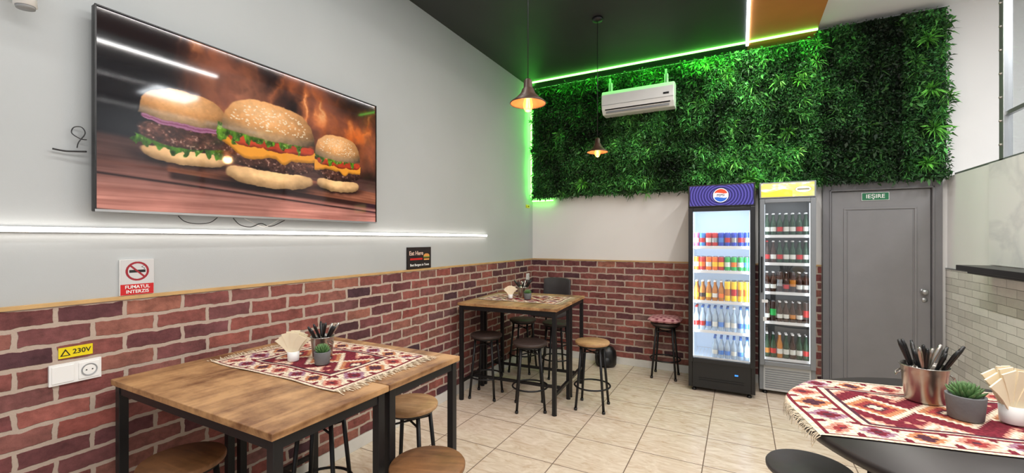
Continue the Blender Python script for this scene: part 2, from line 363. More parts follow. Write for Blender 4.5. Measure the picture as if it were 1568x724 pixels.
# ---------------------------------------------------------------- green wall
def greenwall():
    Vs=[];Cs=[]
    def leaves(P,dirv,L,W,col,droop):
        n=len(P); d=dirv/np.linalg.norm(dirv,axis=1,keepdims=True)
        rnd=rng.normal(size=(n,3)); s=np.cross(d,rnd); s/=np.linalg.norm(s,axis=1,keepdims=True)
        L=L[:,None]; W=W[:,None]; mid=P+d*L*.5; tip=P+d*L; tip[:,2]-=(droop*L[:,0])
        q=np.stack([P,mid+s*W*.5,tip,mid-s*W*.5],1); Vs.append(q.reshape(-1,3)); Cs.append(np.repeat(col,4,0))
    x0,x1,z0=.05,4.10,2.07
    ph=np.random.default_rng(21).uniform(.78,1.22,(5,12))
    def tone(x,z):
        t=np.full(x.shape,.58)
        t=np.where(x<.45,.40,t); t=np.where((x>.45)&(x<1.2),.58,t); t=np.where((x>1.9)&(x<3.15),.72,t); t=np.where((x>3.18)&(x<3.78),.40,t); t=np.where(x>3.78,.62,t)
        t=t*ph[np.clip(((z-2.0)/.5).astype(int),0,4),np.clip((x/.5).astype(int),0,11)]
        t=t*(.45+1.05*vnoise(np.clip((x)/4.2,0,1),np.clip((z-1.9)/1.8,0,1),30,12,5))
        seam=(np.abs(((x+.25)%.5)-.25)>.238)|(np.abs(((z-2.05+.25)%.5)-.25)>.24)
        return np.where(seam,t*.7,t)
    def cols(x,z,base,br=1.0):
        t=tone(x,z)[:,None]*br; j=rng.uniform(.55,1.45,(len(x),1)); c=np.array(base)/255.0
        h=rng.uniform(-.05,.10,(len(x),1)); cc=np.clip(c*t*j+np.concatenate([h*.8*t,h*t,0*h],1),0.01,1)
        return lin(cc)
    def topz(x): return np.where(x>3.13,3.58,3.50)
    def pos(n):
        x=rng.uniform(x0,x1,n); z=z0-.03*rng.random(n)+(topz(x)-z0)*rng.random(n); return x,z
    n=88000; x,z=pos(n)
    bulge=.05*vnoise(np.clip(x/4.2,0,1),np.clip((z-1.9)/1.8,0,1),26,11,15)
    y=D-.05-bulge-rng.random(n)*.07
    d=np.stack([rng.normal(0,.8,n),-np.abs(rng.normal(.5,.4,n)),rng.normal(0,.8,n)],1)
    leaves(np.stack([x,y,z],1),d,rng.uniform(.014,.036,n),rng.uniform(.009,.018,n),cols(x,z,(80,156,82)),.2)
    n=7000; x,z=pos(n); y=D-.09-rng.random(n)*.06
    d=np.stack([rng.normal(0,.8,n),-np.abs(rng.normal(.6,.4,n)),rng.normal(-.2,.7,n)],1)
    leaves(np.stack([x,y,z],1),d,rng.uniform(.04,.07,n),rng.uniform(.018,.03,n),cols(x,z,(92,172,84),.95),.3)
    for base,num,l0,l1,w,br in (((92,176,84),600,.05,.11,.009,1.0),((120,205,96),90,.07,.13,.012,1.2)):
        x,z=pos(num)
        keep=~((x>3.2)&(x<3.78)&(rng.random(num)<.85)); x=x[keep]; z=z[keep]
        for i in range(len(x)):
            k=int(rng.integers(14,24)); th=rng.uniform(0,2*pi,k); sp=rng.uniform(.4,1.5,k)
            d=np.stack([np.cos(th)*sp,-np.ones(k)*.8,np.sin(th)*sp],1)
            P=np.tile([x[i],D-.11,min(z[i],3.44)],(k,1))+rng.normal(0,.006,(k,3))
            leaves(P,d,rng.uniform(l0,l1,k),np.full(k,w),cols(P[:,0],P[:,2],base,br*rng.uniform(.8,1.15)),.25)
    for (bx,bz,s) in ((2.55,2.14,.18),(2.35,3.28,.13),(3.0,3.1,.13),(4.0,2.5,.17),(3.98,2.85,.14),(.75,2.2,.13),(2.9,2.6,.12),(3.95,3.3,.13),(3.95,2.2,.12)):
        k=38; th=rng.uniform(0,2*pi,k); sp=rng.uniform(.3,1.6,k)
        d=np.stack([np.cos(th)*sp,-np.ones(k)*.8,np.sin(th)*sp],1); P=np.tile([bx,D-.12,bz],(k,1))
        leaves(P,d,rng.uniform(s*.6,s,k),np.full(k,.017),lin(np.clip(np.array([[.46,.80,.32]])*rng.uniform(.6,1.05,(k,1)),0,1)),.2)
    V=np.concatenate(Vs); Cc=np.concatenate(Cs); V[:,1]=np.minimum(V[:,1],D-.035); V[:,0]=np.clip(V[:,0],.022,4.16)
    V[:,2]=np.minimum(V[:,2],np.where(V[:,0]>3.12,3.61,3.53)); hi=(V[:,0]>4.10); V[hi,2]=np.maximum(V[hi,2],2.11)
    n=len(V)//4; F=np.arange(4*n).reshape(n,4)
    me=bpy.data.meshes.new('foliage'); me.vertices.add(4*n); me.vertices.foreach_set('co',V.reshape(-1).astype(np.float32))
    me.loops.add(4*n); me.loops.foreach_set('vertex_index',F.reshape(-1).astype(np.int32)); me.polygons.add(n)
    me.polygons.foreach_set('loop_start',(np.arange(n)*4).astype(np.int32)); me.update(calc_edges=True)
    col=np.ones((4*n,4),np.float32); col[:,:3]=Cc
    a=me.color_attributes.new('Col','FLOAT_COLOR','POINT'); a.data.foreach_set('color',col.reshape(-1)); me.materials.append(M_leaf)
    r=root('artificial_green_wall'); o=bpy.data.objects.new('foliage',me); scn.collection.objects.link(o); o.parent=r
    b=MB(); mb=mat('moss_backing',C(20,40,20),rough=.9,var=.5,scale=50)
    b.bx(.03,3.13,D-.04,D,2.07,3.52,mb); b.bx(3.13,4.10,D-.04,D,2.07,3.6,mb); b.build('backing_panel',r)
greenwall()

# ---------------------------------------------------------------- television picture
def burger_pic(u0,v0):
    u=u0+.010*(fbm(u0,v0,40,24,201,3)-.5); v=v0+.018*(fbm(u0,v0,40,24,211,3)-.5)
    n1=fbm(u,v,7,5,11,5); n2=fbm(u,v,10,5,31,5); fine=fbm(u,v,120,80,301,3); mid=fbm(u,v,40,26,311,3)
    img=np.zeros(u.shape+(3,)); img[...]=np.array([15,12,15])/255
    uw=u+.10*(n1-.5)+.05*(fbm(u,v,14,8,401,3)-.5); ridge=1-np.abs(2*fbm(uw,v*.6+.2*n2,9,5,41,4)-1); ridge=ridge**4
    reg=sst(.14,.34,u)*(1-sst(.52,.68,v))
    smoke=np.clip(reg*(n1*1.7-.30),0,1); img=mixc(img,(168,96,72),smoke*.95)
    img=mixc(img,(224,112,52),np.clip(reg*ridge*.9*(.5+.9*sst(.35,.7,n2)),0,1))
    img=mixc(img,(255,190,128),np.clip(reg*ridge**2.2*sst(.42,.72,n2),0,1)*.9)
    top=np.exp(-((u-.37)**2/.012+(v-.22)**2/.03)); img=mixc(img,(214,140,108),np.clip(top*(.35+.9*ridge),0,1)*.75)
    rt=np.exp(-((u-.90)**2/.012+(v-.40)**2/.05)); img=mixc(img,(222,104,40),np.clip(rt*(.2+1.0*ridge),0,1)*.85)
    img=img*(1-.6*sst(.58,.85,u)*(1-sst(.0,.30,v)))[...,None]
    g=fbm(u0,v0,4,70,51,4); ty=.60+.03*u0
    tab=sst(ty,ty+.035,v0)
    k=(.50+.85*sst(.6,1.0,v0))[...,None]; tc=np.stack([.46+.26*g,.27+.22*g,.23+.20*g],-1)*k*(.75+.4*n1)[...,None]
    img=img*(1-tab[...,None])+tc*tab[...,None]
    ln=((v0-.10*u0)*5.5)%1; img=mixc(img,(26,14,14),np.exp(-((ln-.5)/.035)**2)*(v0>.8)*.85)
    bt=.635+.11*u0; th=.10+.02*(1-u0); e0=.15+.05*(v0-.6)
    brd=sst(bt,bt+.012,v0)*(1-sst(bt+th,bt+th+.01,v0))*sst(e0,e0+.012,u0)
    g3=fbm(u0,v0-.11*u0,5,90,61,3); bc=np.stack([.58+.24*g3,.33+.18*g3,.24+.14*g3],-1)*(.75+.4*n1)[...,None]
    img=img*(1-brd[...,None])+bc*brd[...,None]
    edge=sst(bt+th,bt+th+.008,v0)*(1-sst(bt+th+.03,bt+th+.055,v0))*sst(e0,e0+.02,u0); img=mixc(img,(44,22,18),edge*.9)
    edge=sst(bt+th-.022,bt+th-.014,v0)*(1-sst(bt+th,bt+th+.006,v0))*sst(e0,e0+.012,u0); img=mixc(img,(128,74,52),edge*.8)
    st=[img]
    def burger(cx,hw,t,s,kind):
        w=(u-cx)/hw; im=st[0]; Y=lambda f:t+s*f
        f=(v-t)/s - .045*(1-np.clip(w,-1.2,1.2)**2)
        def lay(f0,f1,ww,p=3.2,off=0,soft=.05):
            d=(np.abs((w-off)/ww)**p+np.abs((f-(f0+f1)/2)/((f1-f0)/2))**p)**(1/p); return 1-sst(1-soft,1+soft*.3,d)
        sh=np.exp(-((w/1.12)**6+((f-.99)/.07)**2)); im=mixc(im,(16,7,6),np.clip(sh*.85,0,1))
        m=lay(.79,1.0,.95,3.0); L=np.clip(1.05-.25*np.abs(w)**2-.40*sst(.86,1.0,f)+.22*(mid-.5),0,1.1)
        im=mixc(im,np.clip(np.stack([.98*L,.80*L-.03,.58*L-.05],-1),0,1),m)
        if kind==0:
            fr=.035*np.sin(w*23+5*mid)+.07*(vnoise(u,v*0,90,1,7)-.5)
            m=sst(.68,.71,f)*(1-sst(.82+fr,.84+fr,f))*(np.abs(w)<1.08+.05*np.sin(f*50)); L=.25+.9*fbm(u,v,90,30,81,3)**1.4
            im=mixc(im,np.stack([.36*L+.02,.56*L+.04,.16*L],-1),m); im=mixc(im,(204,206,140),m*sst(.66,.8,fine)*.45)
        top_=.47 if kind==0 else .55
        m=lay(top_,.80 if kind else .76,1.0+.03*(mid-.5),3.4,soft=.08); r=np.clip((fine*.6+mid*.6-.25),0,1)**1.7; L=.40+1.4*r; L=L*(1.05-.4*sst(.68,.8,f))
        im=mixc(im,np.clip(np.stack([.50*L,.31*L,.25*L],-1),0,1),m); im=mixc(im,(240,200,176),m*sst(.70,.80,fine)*.45)
        if kind:
            drip=vnoise(u,v*0,int(3/hw*.6),1,17+kind)**1.4; drip=np.maximum(drip,.9*np.exp(-((w-.25)/.22)**2))
            e=.565+.13*drip; m=sst(.50,.515,f)*(1-sst(e,e+.012,f))*(np.abs(w)<1.0)
            L=.98-.25*sst(e-.04,e,f)+.1*(n1-.5); im=mixc(im,np.clip(np.stack([.96*L,.62*L,.20*L],-1),0,1),m)
        if kind==0:
            m=lay(.385,.49,.93,4); im=mixc(im,(142,78,108),m); im=mixc(im,(206,156,180),m*sst(.5,.62,np.sin(f*150)*.5+.5)*.4)
        else:
            for a,b_ in ((-.55,.34),(.62,.36),(.05,.30)):
                m=lay(.43,.55,b_,2.6,a); L=.85+.4*(mid-.5)-.3*sst(.5,.55,f); im=mixc(im,np.clip(np.stack([.88*L,.30*L,.17*L],-1),0,1),m)
            fr=.05*np.sin(w*19+6*mid)+.12*(vnoise(u,v*0,70,1,9)-.5)
            m=sst(.36,.39,f)*(1-sst(.465+fr,.485+fr,f))*(w>-1.08)*(w<.72); L=.25+.95*fbm(u,v,90,34,83,3)**1.3
            im=mixc(im,np.clip(np.stack([.46*L,.68*L,.16*L],-1),0,1),m); im=mixc(im,(216,222,140),m*sst(.64,.80,fine)*.45)
        fb=f+.02; d=(np.abs(w)**2.6+np.abs((fb-.43)/.46)**2.2)**(1/2.4); m=(1-sst(.975,1.005,d))*(1-sst(.405,.43,f))
        lgt=np.clip(1.06-.30*((w+.18)**2)-.38*sst(.20,.43,f)+.14*(mid-.5)+.10*(fine-.5),.25,1.12)
        pale=np.clip(sst(.26,.38,f)*.55+.40*np.exp(-(((w+.2)/.6)**2+((f-.10)/.12)**2)),0,1)[...,None]
        base=np.stack([.90*lgt,.63*lgt,.38*lgt],-1)*(1-pale)+np.stack([1.0*lgt,.86*lgt,.68*lgt],-1)*pale
        im=mixc(im,np.clip(base,0,1),m)
        rs=np.random.default_rng(int(cx*1000))
        if kind:
            for _ in range(170):
                a=rs.uniform(-.86,.86); ff=rs.uniform(-.0,.31)
                if abs(a)**2.4+abs((ff-.43)/.45)**2.1>.86: continue
                an=rs.uniform(-.6,.6); du=(u0-(cx+a*hw)); dv=(v0-Y(ff+.045*(1-a*a)))/1.78
                p=du*math.cos(an)+dv*math.sin(an); q=-du*math.sin(an)+dv*math.cos(an)
                mk=np.exp(-((p/(.022*hw))**2+(q/(.013*hw))**2)**2); im=mixc(im,(255,238,204),mk*.75)
        st[0]=im
    burger(.215,.125,.31,.40,0); burger(.79,.118,.34,.42,2); burger(.495,.178,.235,.545,1)
    return st[0]
r_=root('television',(.075,1.567,2.074),pi/2)
M_tv=attrmat('tv_screen',rough=.05,emit=1.0,spec=.35,black=True)
W2=.792;H2=.437
b=MB(); b.box((0,.018,0),(2*W2,.03,2*H2),M_black); b.box((0,.048,-.1),(1.1,.04,.5),M_black); b.build('casing',r_,bevel=.004)
b=MB(); t=.006
b.bx(-W2,W2,-.004,.003,H2-t,H2,M_black); b.bx(-W2,-W2+t,-.004,.003,-H2,H2,M_black); b.bx(W2-t,W2,-.004,.003,-H2,H2,M_black); b.bx(-W2,W2,-.005,.003,-H2,-H2+.010,M_alu)
b.build('bezel',r_)
panel('screen',2*W2-.012,2*H2-.016,640,356,burger_pic,M_tv,r_,(0,.0025,.002))
r_=root('power_cable'); b=MB()
b.tube(smooth([(.02,.665,1.885),(.02,.70,1.882),(.025,.73,1.885),(.03,.765,1.89)]),.0035,M_black)
b.tube(smooth([(.03,.765,1.94),(.03,.745,1.94),(.02,.722,1.96),(.02,.728,1.985),(.025,.75,1.99),(.03,.76,1.965),(.03,.74,1.925),(.03,.735,1.90)]),.002,M_black)
b.tube(smooth([(.03,1.1,1.634),(.03,1.13,1.607),(.02,1.19,1.598),(.02,1.25,1.607),(.03,1.28,1.634)]),.0022,M_black)
b.tube(smooth([(.03,1.36,1.634),(.02,1.40,1.60),(.02,1.46,1.588),(.02,1.52,1.61),(.02,1.58,1.595),(.03,1.66,1.634)]),.0025,M_black)
b.tube(smooth([(.03,1.42,1.634),(.02,1.47,1.615),(.02,1.54,1.592),(.03,1.62,1.634)]),.002,M_plwhite)
b.build('cord',r_)
r_=root('security_camera',(0,.565,2.49)); b=MB()
b.lathe([(0,0),(.045,0),(.045,.02),(.03,.03),(0,.03)],M_plwhite,(0,0,0),20,Matrix.Rotation(pi/2,4,'Y'))
b.tube([(.03,0,0),(.07,.0,-.01),(.09,.01,-.05)],.012,M_plwhite)
b.tube([(.085,0,.06),(.085,.01,-.09)],[.032,.032],M_plwhite,20); b.tube([(.085,.01,-.09),(.085,.011,-.10)],[.028,.026],M_plgray,20)
b.build('housing',r_)

# ---------------------------------------------------------------- signs
WHT=mat('sign_white',C(240,240,238),rough=.4,var=.02); BLK=mat('sign_black',C(20,20,20),rough=.4,var=.02); YEL=mat('sign_yellow',C(228,206,20),rough=.4,var=.05)
def nosmoke(u,v):
    img=np.ones(u.shape+(3,))*np.array([.78,.78,.78]); X=(u-.5)*.124; Y=(v-.33)*.16; r=np.hypot(X,Y)
    cig=((np.abs(Y-.0)<.006)&(np.abs(X)<.03)); img=mixc(img,(40,40,40),cig*1.0)
    img=mixc(img,(60,60,60),((np.abs(X-.022-.005*np.sin(Y*400))<.002)&(Y<-.008)&(Y>-.026))*1.0)
    rg=((r<.044)&(r>.035))|((np.abs(X-Y)<.0055)&(r<.038)); img=mixc(img,(150,40,50),rg*1.0)
    img=mixc(img,(192,40,44),(v>.70)*1.0); return img
r_=root('no_smoking_sign',(.012,.945,1.345),pi/2); b=MB(); b.box((0,.005,0),(.126,.01,.162),WHT); b.build('plate',r_)
panel('print',.124,.16,120,150,nosmoke,M_pic,r_,(0,-.001,0))
text('FUMATUL',.021,WHT,r_,(0,-.002,-.045)); text('INTERZIS',.021,WHT,r_,(0,-.002,-.066))
def eat(u,v):
    n=fbm(u,v,6,5,3,4); img=np.stack([.10+.10*n,.09+.08*n,.09+.08*n],-1)
    e=((u<.03)|(u>.97)|(v<.04)|(v>.96)); img=mixc(img,(40,30,28),e*1.0)
    d=((u-.8)/.13)**2+((v-.42)/.12)**2; img=mixc(img,(214,150,80),((d<1)&(v<.45))*1.0)
    img=mixc(img,(80,140,50),((np.abs(u-.8)<.14)&(np.abs(v-.47)<.02))*1.0); img=mixc(img,(90,46,30),((np.abs(u-.8)<.13)&(np.abs(v-.52)<.03))*1.0); img=mixc(img,(220,160,90),((np.abs(u-.8)<.12)&(np.abs(v-.585)<.03))*1.0)
    img=mixc(img,(190,40,36),((np.abs(u-.36)<.26)&(np.abs(v-.55)<.045))*1.0)
    return img
r_=root('restaurant_poster_sign',(.0125,2.925,1.357),pi/2); b=MB(); b.box((0,.006,0),(.31,.012,.185),BLK); b.build('plate',r_)
panel('print',.308,.183,140,90,eat,M_pic,r_,(0,-.001,0))
text('Eat Here',.050,mat('sign_offwhite',C(226,196,180),var=.03),r_,(-.045,-.002,.040)); text('Best Burgers in Town',.028,WHT,r_,(0,-.002,-.060))
def vlabel(loc,w,h,rz=pi/2):
    r=root('voltage_warning_label',loc,rz); b=MB(); b.box((0,.001,0),(w,.003,h),YEL); b.build('plate',r)
    text('230V',h*.62,BLK,r,(w*.17,-.001,0)); b=MB(); s=h*.36; x0=-w*.46
    b.add([(x0,-.002,-s*.8),(x0+2*s,-.002,-s*.8),(x0+s,-.002,s)],[(0,1,2)],BLK); q=s*.62
    b.add([(x0+s-q,-.003,-s*.6),(x0+s+q,-.003,-s*.6),(x0+s,-.003,s*.5)],[(0,1,2)],YEL); b.build('triangle',r)
vlabel((.0195,.735,1.052),.105,.044); vlabel((.004,5.10,1.95),.11,.04)
def outlet(loc,n,rz=pi/2,w=.08):
    r=root('electrical_outlet',loc,rz); b=MB(); W=w*n; b.box((0,-.004,0),(W,.012,.085),M_plwhite)
    for i in range(n):
        cx=-W/2+w*(i+.5); b.box((cx,-.0115,0),(w*.82,.004,.068),M_plwhite)
        if i==n-1 or n==1:
            R=Matrix.Rotation(pi/2,4,'X'); b.lathe([(.021,.0),(.024,.003),(.026,.003),(.026,0)],M_plgray,(cx,-.0135,0),24,R); b.lathe([(0,.001),(.021,.001)],M_plwhite,(cx,-.0135,0),24,R)
            for s in (-1,1): b.lathe([(0,.002),(.0028,.002)],BLK,(cx+s*.0095,-.0135,0),10,R)
    b.build('plate',r,bevel=.0015)
outlet((.0185,.733,.968),2); outlet((.0185,5.06,1.03),1)

# ---------------------------------------------------------------- door + exit sign
r_=root('door_1',(3.635,D,0)); b=MB(); hw=.44
b.bx(-hw,-hw+.07,-.05,0,0,2.055,M_doorf); b.bx(hw-.07,hw,-.05,0,0,2.055,M_doorf); b.bx(-hw+.07,hw-.07,-.05,0,1.985,2.055,M_doorf)
b.bx(-hw+.055,-hw+.07,-.06,-.05,0,2.0,M_doorf); b.bx(hw-.07,hw-.055,-.06,-.05,0,2.0,M_doorf); b.bx(-hw+.055,hw-.055,-.06,-.05,1.985,2.0,M_doorf)
b.build('frame',r_,bevel=.004)
b=MB(); b.bx(-hw+.075,hw-.075,-.03,-.004,.01,1.98,M_door)
def mould(x0,x1,z0,z1,w,y0,y1):
    b.bx(x0,x1,y0,y1,z0,z0+w,M_door); b.bx(x0,x1,y0,y1,z1-w,z1,M_door); b.bx(x0,x0+w,y0,y1,z0+w,z1-w,M_door); b.bx(x1-w,x1,y0,y1,z0+w,z1-w,M_door)
mould(-.27,.27,.12,1.82,.018,-.038,-.03); b.bx(-.24,.24,-.036,-.03,.15,1.79,M_door)
b.build('leaf',r_,bevel=.006,bseg=3)
b=MB(); R=Matrix.Rotation(pi/2,4,'X')
b.lathe([(0,.06),(.018,.058),(.027,.045),(.024,.03),(.012,.022),(.012,.006),(.026,.006),(.026,0)],M_alu,(.315,-.03,1.04),20,R)
b.lathe([(0,.008),(.02,.008),(.022,0)],M_alu,(.322,-.03,.965),18,R); b.build('knob',r_)
r_=root('exit_sign',(3.635-.03,D-.034,1.925)); b=MB(); GR=mat('sign_green',C(20,110,70),rough=.4,var=.03); b.box((0,-.002,0),(.205,.004,.075),WHT); b.box((0,-.005,0),(.197,.003,.067),GR); b.build('plate',r_)
text('IE\u015eIRE',.052,WHT,r_,(0,-.0072,0))

# ---------------------------------------------------------------- air conditioner
r_=root('air_conditioner',(1.44,D-.14,2.975))
b=MB(); prof=[(0,.0),(0,.275),(-.10,.28),(-.165,.262),(-.185,.22),(-.19,.11),(-.175,.055),(-.13,.0)]
n=len(prof); V=[(-.40,y,z) for y,z in prof]+[(.40,y,z) for y,z in prof]; F=[(i,(i+1)%n,n+(i+1)%n,n+i) for i in range(n)]+[tuple(range(n))[::-1],tuple(range(n,2*n))]
b.add(V,F,M_plwhite); b.build('body',r_,bevel=.008)
b=MB(); b.box((0,-.158,.03),(.70,.055,.006),M_plgray,(math.radians(52),0,0)); b.box((0,-.172,.062),(.72,.04,.004),BLK,(math.radians(80),0,0)); b.bx(-.395,.395,-.1915,-.188,.098,.102,M_plgray); b.bx(.29,.35,-.193,-.188,.13,.15,BLK)  # second box: black strip set in for the shade inside the outlet gap
b.build('louver',r_)
b=MB()
for x in (-.33,.30): b.bx(x-.02,x+.02,-.05,.0,.275,.40,M_plwhite); b.bx(x-.012,x+.012,-.06,-.04,.28,.45,M_alu)
b.build('mount_brackets',r_,bevel=.002)

# ---------------------------------------------------------------- pendant lamps
M_shade=mat('bronze_shade',C(66,46,34),rough=.45,metal=.25,var=.25,scale=20); M_shadein=mat('copper_inner',C(150,92,58),rough=.4,metal=.4)
M_bulb=emat('bulb_filament',(1,.50,.16,1),14); M_bulbglass=mat('bulb_amber_glass',C(255,160,80),rough=.1,emis=(1,.36,.08,1),es=1.8,alpha=.7)
def pendant(x,y,z):
    r=root('pendant_lamp',(x,y,z)); b=MB()
    b.lathe([(.095,-.040),(.094,-.035),(.066,-.014),(.040,.012),(.031,.036),(.024,.042),(.022,.080),(.012,.09),(0,.092)],M_shade,seg=32)
    b.ring((0,0,-.040),.0945,.003,M_shade); b.build('shade',r)
    b=MB(); b.lathe([(.0925,-.039),(.064,-.018),(.038,.008),(.0,.025)],M_shadein,seg=32); b.build('shade_lining',r)
    b=MB(); b.tube([(0,0,.09),(0,0,H-z-.03)],.003,M_black); b.lathe([(0,0),(.045,0),(.05,-.008),(.045,-.025),(.01,-.032),(0,-.032)],M_black,(0,0,H-z),24); b.build('cord_and_canopy',r)
    b=MB(); b.lathe([(0,-.085),(.014,-.082),(.025,-.062),(.026,-.045),(.02,-.018),(.013,.005),(.012,.02)],M_bulbglass,seg=20); b.build('bulb',r)
    b=MB()
    for k in range(5):
        a=2*pi*k/5; b.tube([(.011*math.cos(a),.011*math.sin(a),-.065),(.006*math.cos(a),.006*math.sin(a),.0)],.0022,M_bulb,6)
    b.build('filament',r)
    pointlight('lamp_light',(0,0,-.10),6,(1,.55,.25),.03,r)
pendant(1.47,2.07,2.285); pendant(1.32,3.84,2.355)

# ---------------------------------------------------------------- tables
def table(cx,cy,sx,sy,rz=0.0,top=M_tabwood,h=.92):
    r=root('bar_table',(cx,cy,0),rz); b=MB(); b.box((0,0,h-.0125),(sx,sy,.025),top); b.build('tabletop',r,bevel=.003)
    b=MB(); q=.034; X=sx/2-.012; Y=sy/2-.012
    for a in (-1,1):
        for c in (-1,1):
            b.bx(a*X-(q if a>0 else 0),a*X+(0 if a>0 else q),c*Y-(q if c>0 else 0),c*Y+(0 if c>0 else q),.006,h-.025,M_blackmetal)
            b.lathe([(0,0),(.022,0),(.022,.008),(0,.008)],M_black,(a*(X-q/2),c*(Y-q/2),0),12)
        b.bx(a*X-(q if a>0 else 0)+.004,a*X+(0 if a>0 else q)-.004,-Y+q,Y-q,h-.065,h-.025,M_blackmetal)
        b.bx(a*X-(q if a>0 else 0)+.004,a*X+(0 if a>0 else q)-.004,-Y+q,Y-q,.16,.185,M_blackmetal)
        b.bx(-X+q,X-q,a*Y-(q if a>0 else 0)+.004,a*Y+(0 if a>0 else q)-.004,h-.065,h-.025,M_blackmetal)
    b.bx(-X+q,X-q,-.013,.013,.16,.185,M_blackmetal)
    b.build('metal_frame',r,bevel=.0015); return r
table(.645,1.072,1.11,.50); table(.645,1.576,1.11,.50)
table(.585,3.62,.98,.48,math.radians(4)); table(.550,4.105,.98,.48,math.radians(4))
RT=(3.205,1.86); RR=.572
r_=root('round_bar_table',(RT[0],RT[1],0)); b=MB(); b.lathe([(0,.885),(RR-.02,.885),(RR-.004,.889),(RR,.9),(RR,.912),(RR-.005,.92),(0,.92)],M_blacktop,seg=72); b.build('tabletop',r_)
b=MB()
for a in (45,135,225,315):
    a=math.radians(a); b.tube([(.38*math.cos(a),.38*math.sin(a),.885),(.41*math.cos(a),.41*math.sin(a),0)],.02,M_blackmetal,4)
b.ring((0,0,.22),.40,.012,M_blackmetal); b.ring((0,0,.87),.39,.014,M_blackmetal); b.build('metal_frame',r_)

# ---------------------------------------------------------------- stools
def stool(x,y,seat,rz=0.0,h=.60,cushion=False):
    r=root('bar_stool',(x,y,0),rz); b=MB()
    b.lathe([(0,h-.028),(.145,h-.028),(.154,h-.022),(.155,h-.008),(.150,h-.001),(0,h)],seat,seg=40); b.build('seat',r)
    b=MB(); b.ring((0,0,h-.036),.125,.010,M_blackmetal)
    for k in range(4):
        a=pi/4+k*pi/2; c,s=math.cos(a),math.sin(a)
        b.tube([(.115*c,.115*s,h-.035),(.175*c,.175*s,.008)],.0115,M_blackmetal,10); b.lathe([(0,0),(.015,0),(.015,.02),(0,.022)],M_black,(.175*c,.175*s,0),10)
    b.ring((0,0,.20),.158,.008,M_blackmetal,40)
    for k in (0,1):
        a=pi/4+k*pi/2; c,s=math.cos(a),math.sin(a); b.tube([(.12*c,.12*s,h-.1),(-.12*c,-.12*s,h-.1)],.006,M_blackmetal)
    b.build('legs',r)
    if cushion:
        def pf(u,v):
            n=fbm(u,v,7,7,77,3); a=np.sin(u*26)*np.sin(v*26); img=np.stack([.70+.2*n,.48+.2*n,.50+.2*n],-1); return mixc(img,(130,60,76),sst(.3,.5,a))
        N=28; V=[];Fc=[]
        g=np.linspace(-1,1,N)
        gx,gy=np.meshgrid(g,g); rad=(np.abs(gx)**4+np.abs(gy)**4)**.25
        hh=.035*np.sqrt(np.clip(1-rad**3,0,1)); X=gx*.175*(1-.06*gy**2); Y=gy*.175*(1-.06*gx**2)
        for sgn in (1,-1):
            o=len(V); z=np.maximum(h+.036+sgn*hh,h+.002)
            V+=list(zip(X.ravel().tolist(),Y.ravel().tolist(),z.ravel().tolist()))
            for i in range(N-1):
                for j in range(N-1):
                    q=(o+i*N+j,o+i*N+j+1,o+(i+1)*N+j+1,o+(i+1)*N+j); Fc.append(q if sgn>0 else q[::-1])
        me=bpy.data.meshes.new('cushion'); me.from_pydata(V,[],Fc); cl=pf((gx+1)/2,(gy+1)/2).reshape(-1,3); cl=np.concatenate([cl,cl]); cc=np.ones((len(V),4),np.float32); cc[:,:3]=lin(np.clip(cl,0,1))
        a=me.color_attributes.new('Col','FLOAT_COLOR','POINT'); a.data.foreach_set('color',cc.ravel()); me.materials.append(M_cloth)
        for p in me.polygons: p.use_smooth=True
        o=bpy.data.objects.new('cushion',me); scn.collection.objects.link(o); o.parent=r
    return r
stool(1.335,1.40,M_seatwood_d,pi/8); stool(.40,.95,M_seatwood_d,.1); stool(.83,1.87,M_seatwood,.3); stool(.47,1.575,M_seatwood_d,.5)
stool(.29,3.58,M_seatdark,.2); stool(.80,3.50,M_seatdark,.5); stool(1.29,3.78,M_seatwood,.1)
stool(.25,4.46,M_seatdark,.1); stool(.66,4.47,M_seatdark,.7); stool(1.74,5.0,M_seatdark,0,cushion=True)
stool(2.72,2.10,M_seatgray,.3)
r_=root('bar_chair',(.40,4.93,0),math.radians(-8)); b=MB()
b.box((0,0,.60),(.38,.36,.05),M_seatgray); b.build('seat',r_,bevel=.018,bseg=3)
b=MB(); V=[];F=[]
for i in range(9):
    a=(i-4)/4
    for (yy,zz) in ((.17,.80),(.205,.80),(.215,1.03),(.18,1.03)): V.append((a*.19,yy-.04*a*a,zz-(.02*a**4 if zz>.9 else 0)))
for i in range(8):
    for k in range(4): F.append((i*4+k,i*4+(k+1)%4,(i+1)*4+(k+1)%4,(i+1)*4+k))
F+= [(0,1,2,3),(32,35,34,33)]; b.add(V,F,M_seatgray,True); b.build('backrest',r_,bevel=.008)
b=MB()
for sx_ in (-1,1):
    for sy_ in (-1,1): b.tube([(sx_*.15,sy_*.14,.58),(sx_*.19,sy_*.18,0)],.012,M_blackmetal)
    b.tube([(sx_*.14,.16,.58),(sx_*.13,.185,.85)],.01,M_blackmetal)
for p,q in (((-.178,-.17),(.178,-.17)),((.178,-.17),(.178,.17)),((.178,.17),(-.178,.17)),((-.178,.17),(-.178,-.17))): b.tube([(p[0],p[1],.22),(q[0],q[1],.22)],.008,M_blackmetal)
b.build('legs',r_)
r_=root('backpack',(1.05,5.08,0)); b=MB()
b.lathe([(0,0),(.10,0),(.125,.03),(.13,.12),(.12,.19),(.085,.235),(.03,.255),(0,.257)],M_black,seg=24,mtx=Matrix.Diagonal((1,.75,1,1))); b.lathe([(0,0),(.08,.01),(.09,.05),(.08,.11),(0,.13)],M_blackmetal,(0,-.055,.01),20,Matrix.Diagonal((1,.7,1,1)))
b.tube([(-.03,.0,.25),(-.02,0,.28),(.02,0,.28),(.03,0,.25)],.006,M_black); b.tube([(-.07,-.08,.2),(-.09,-.115,.12),(-.08,-.10,.03)],.008,M_black); b.build('bag',r_)

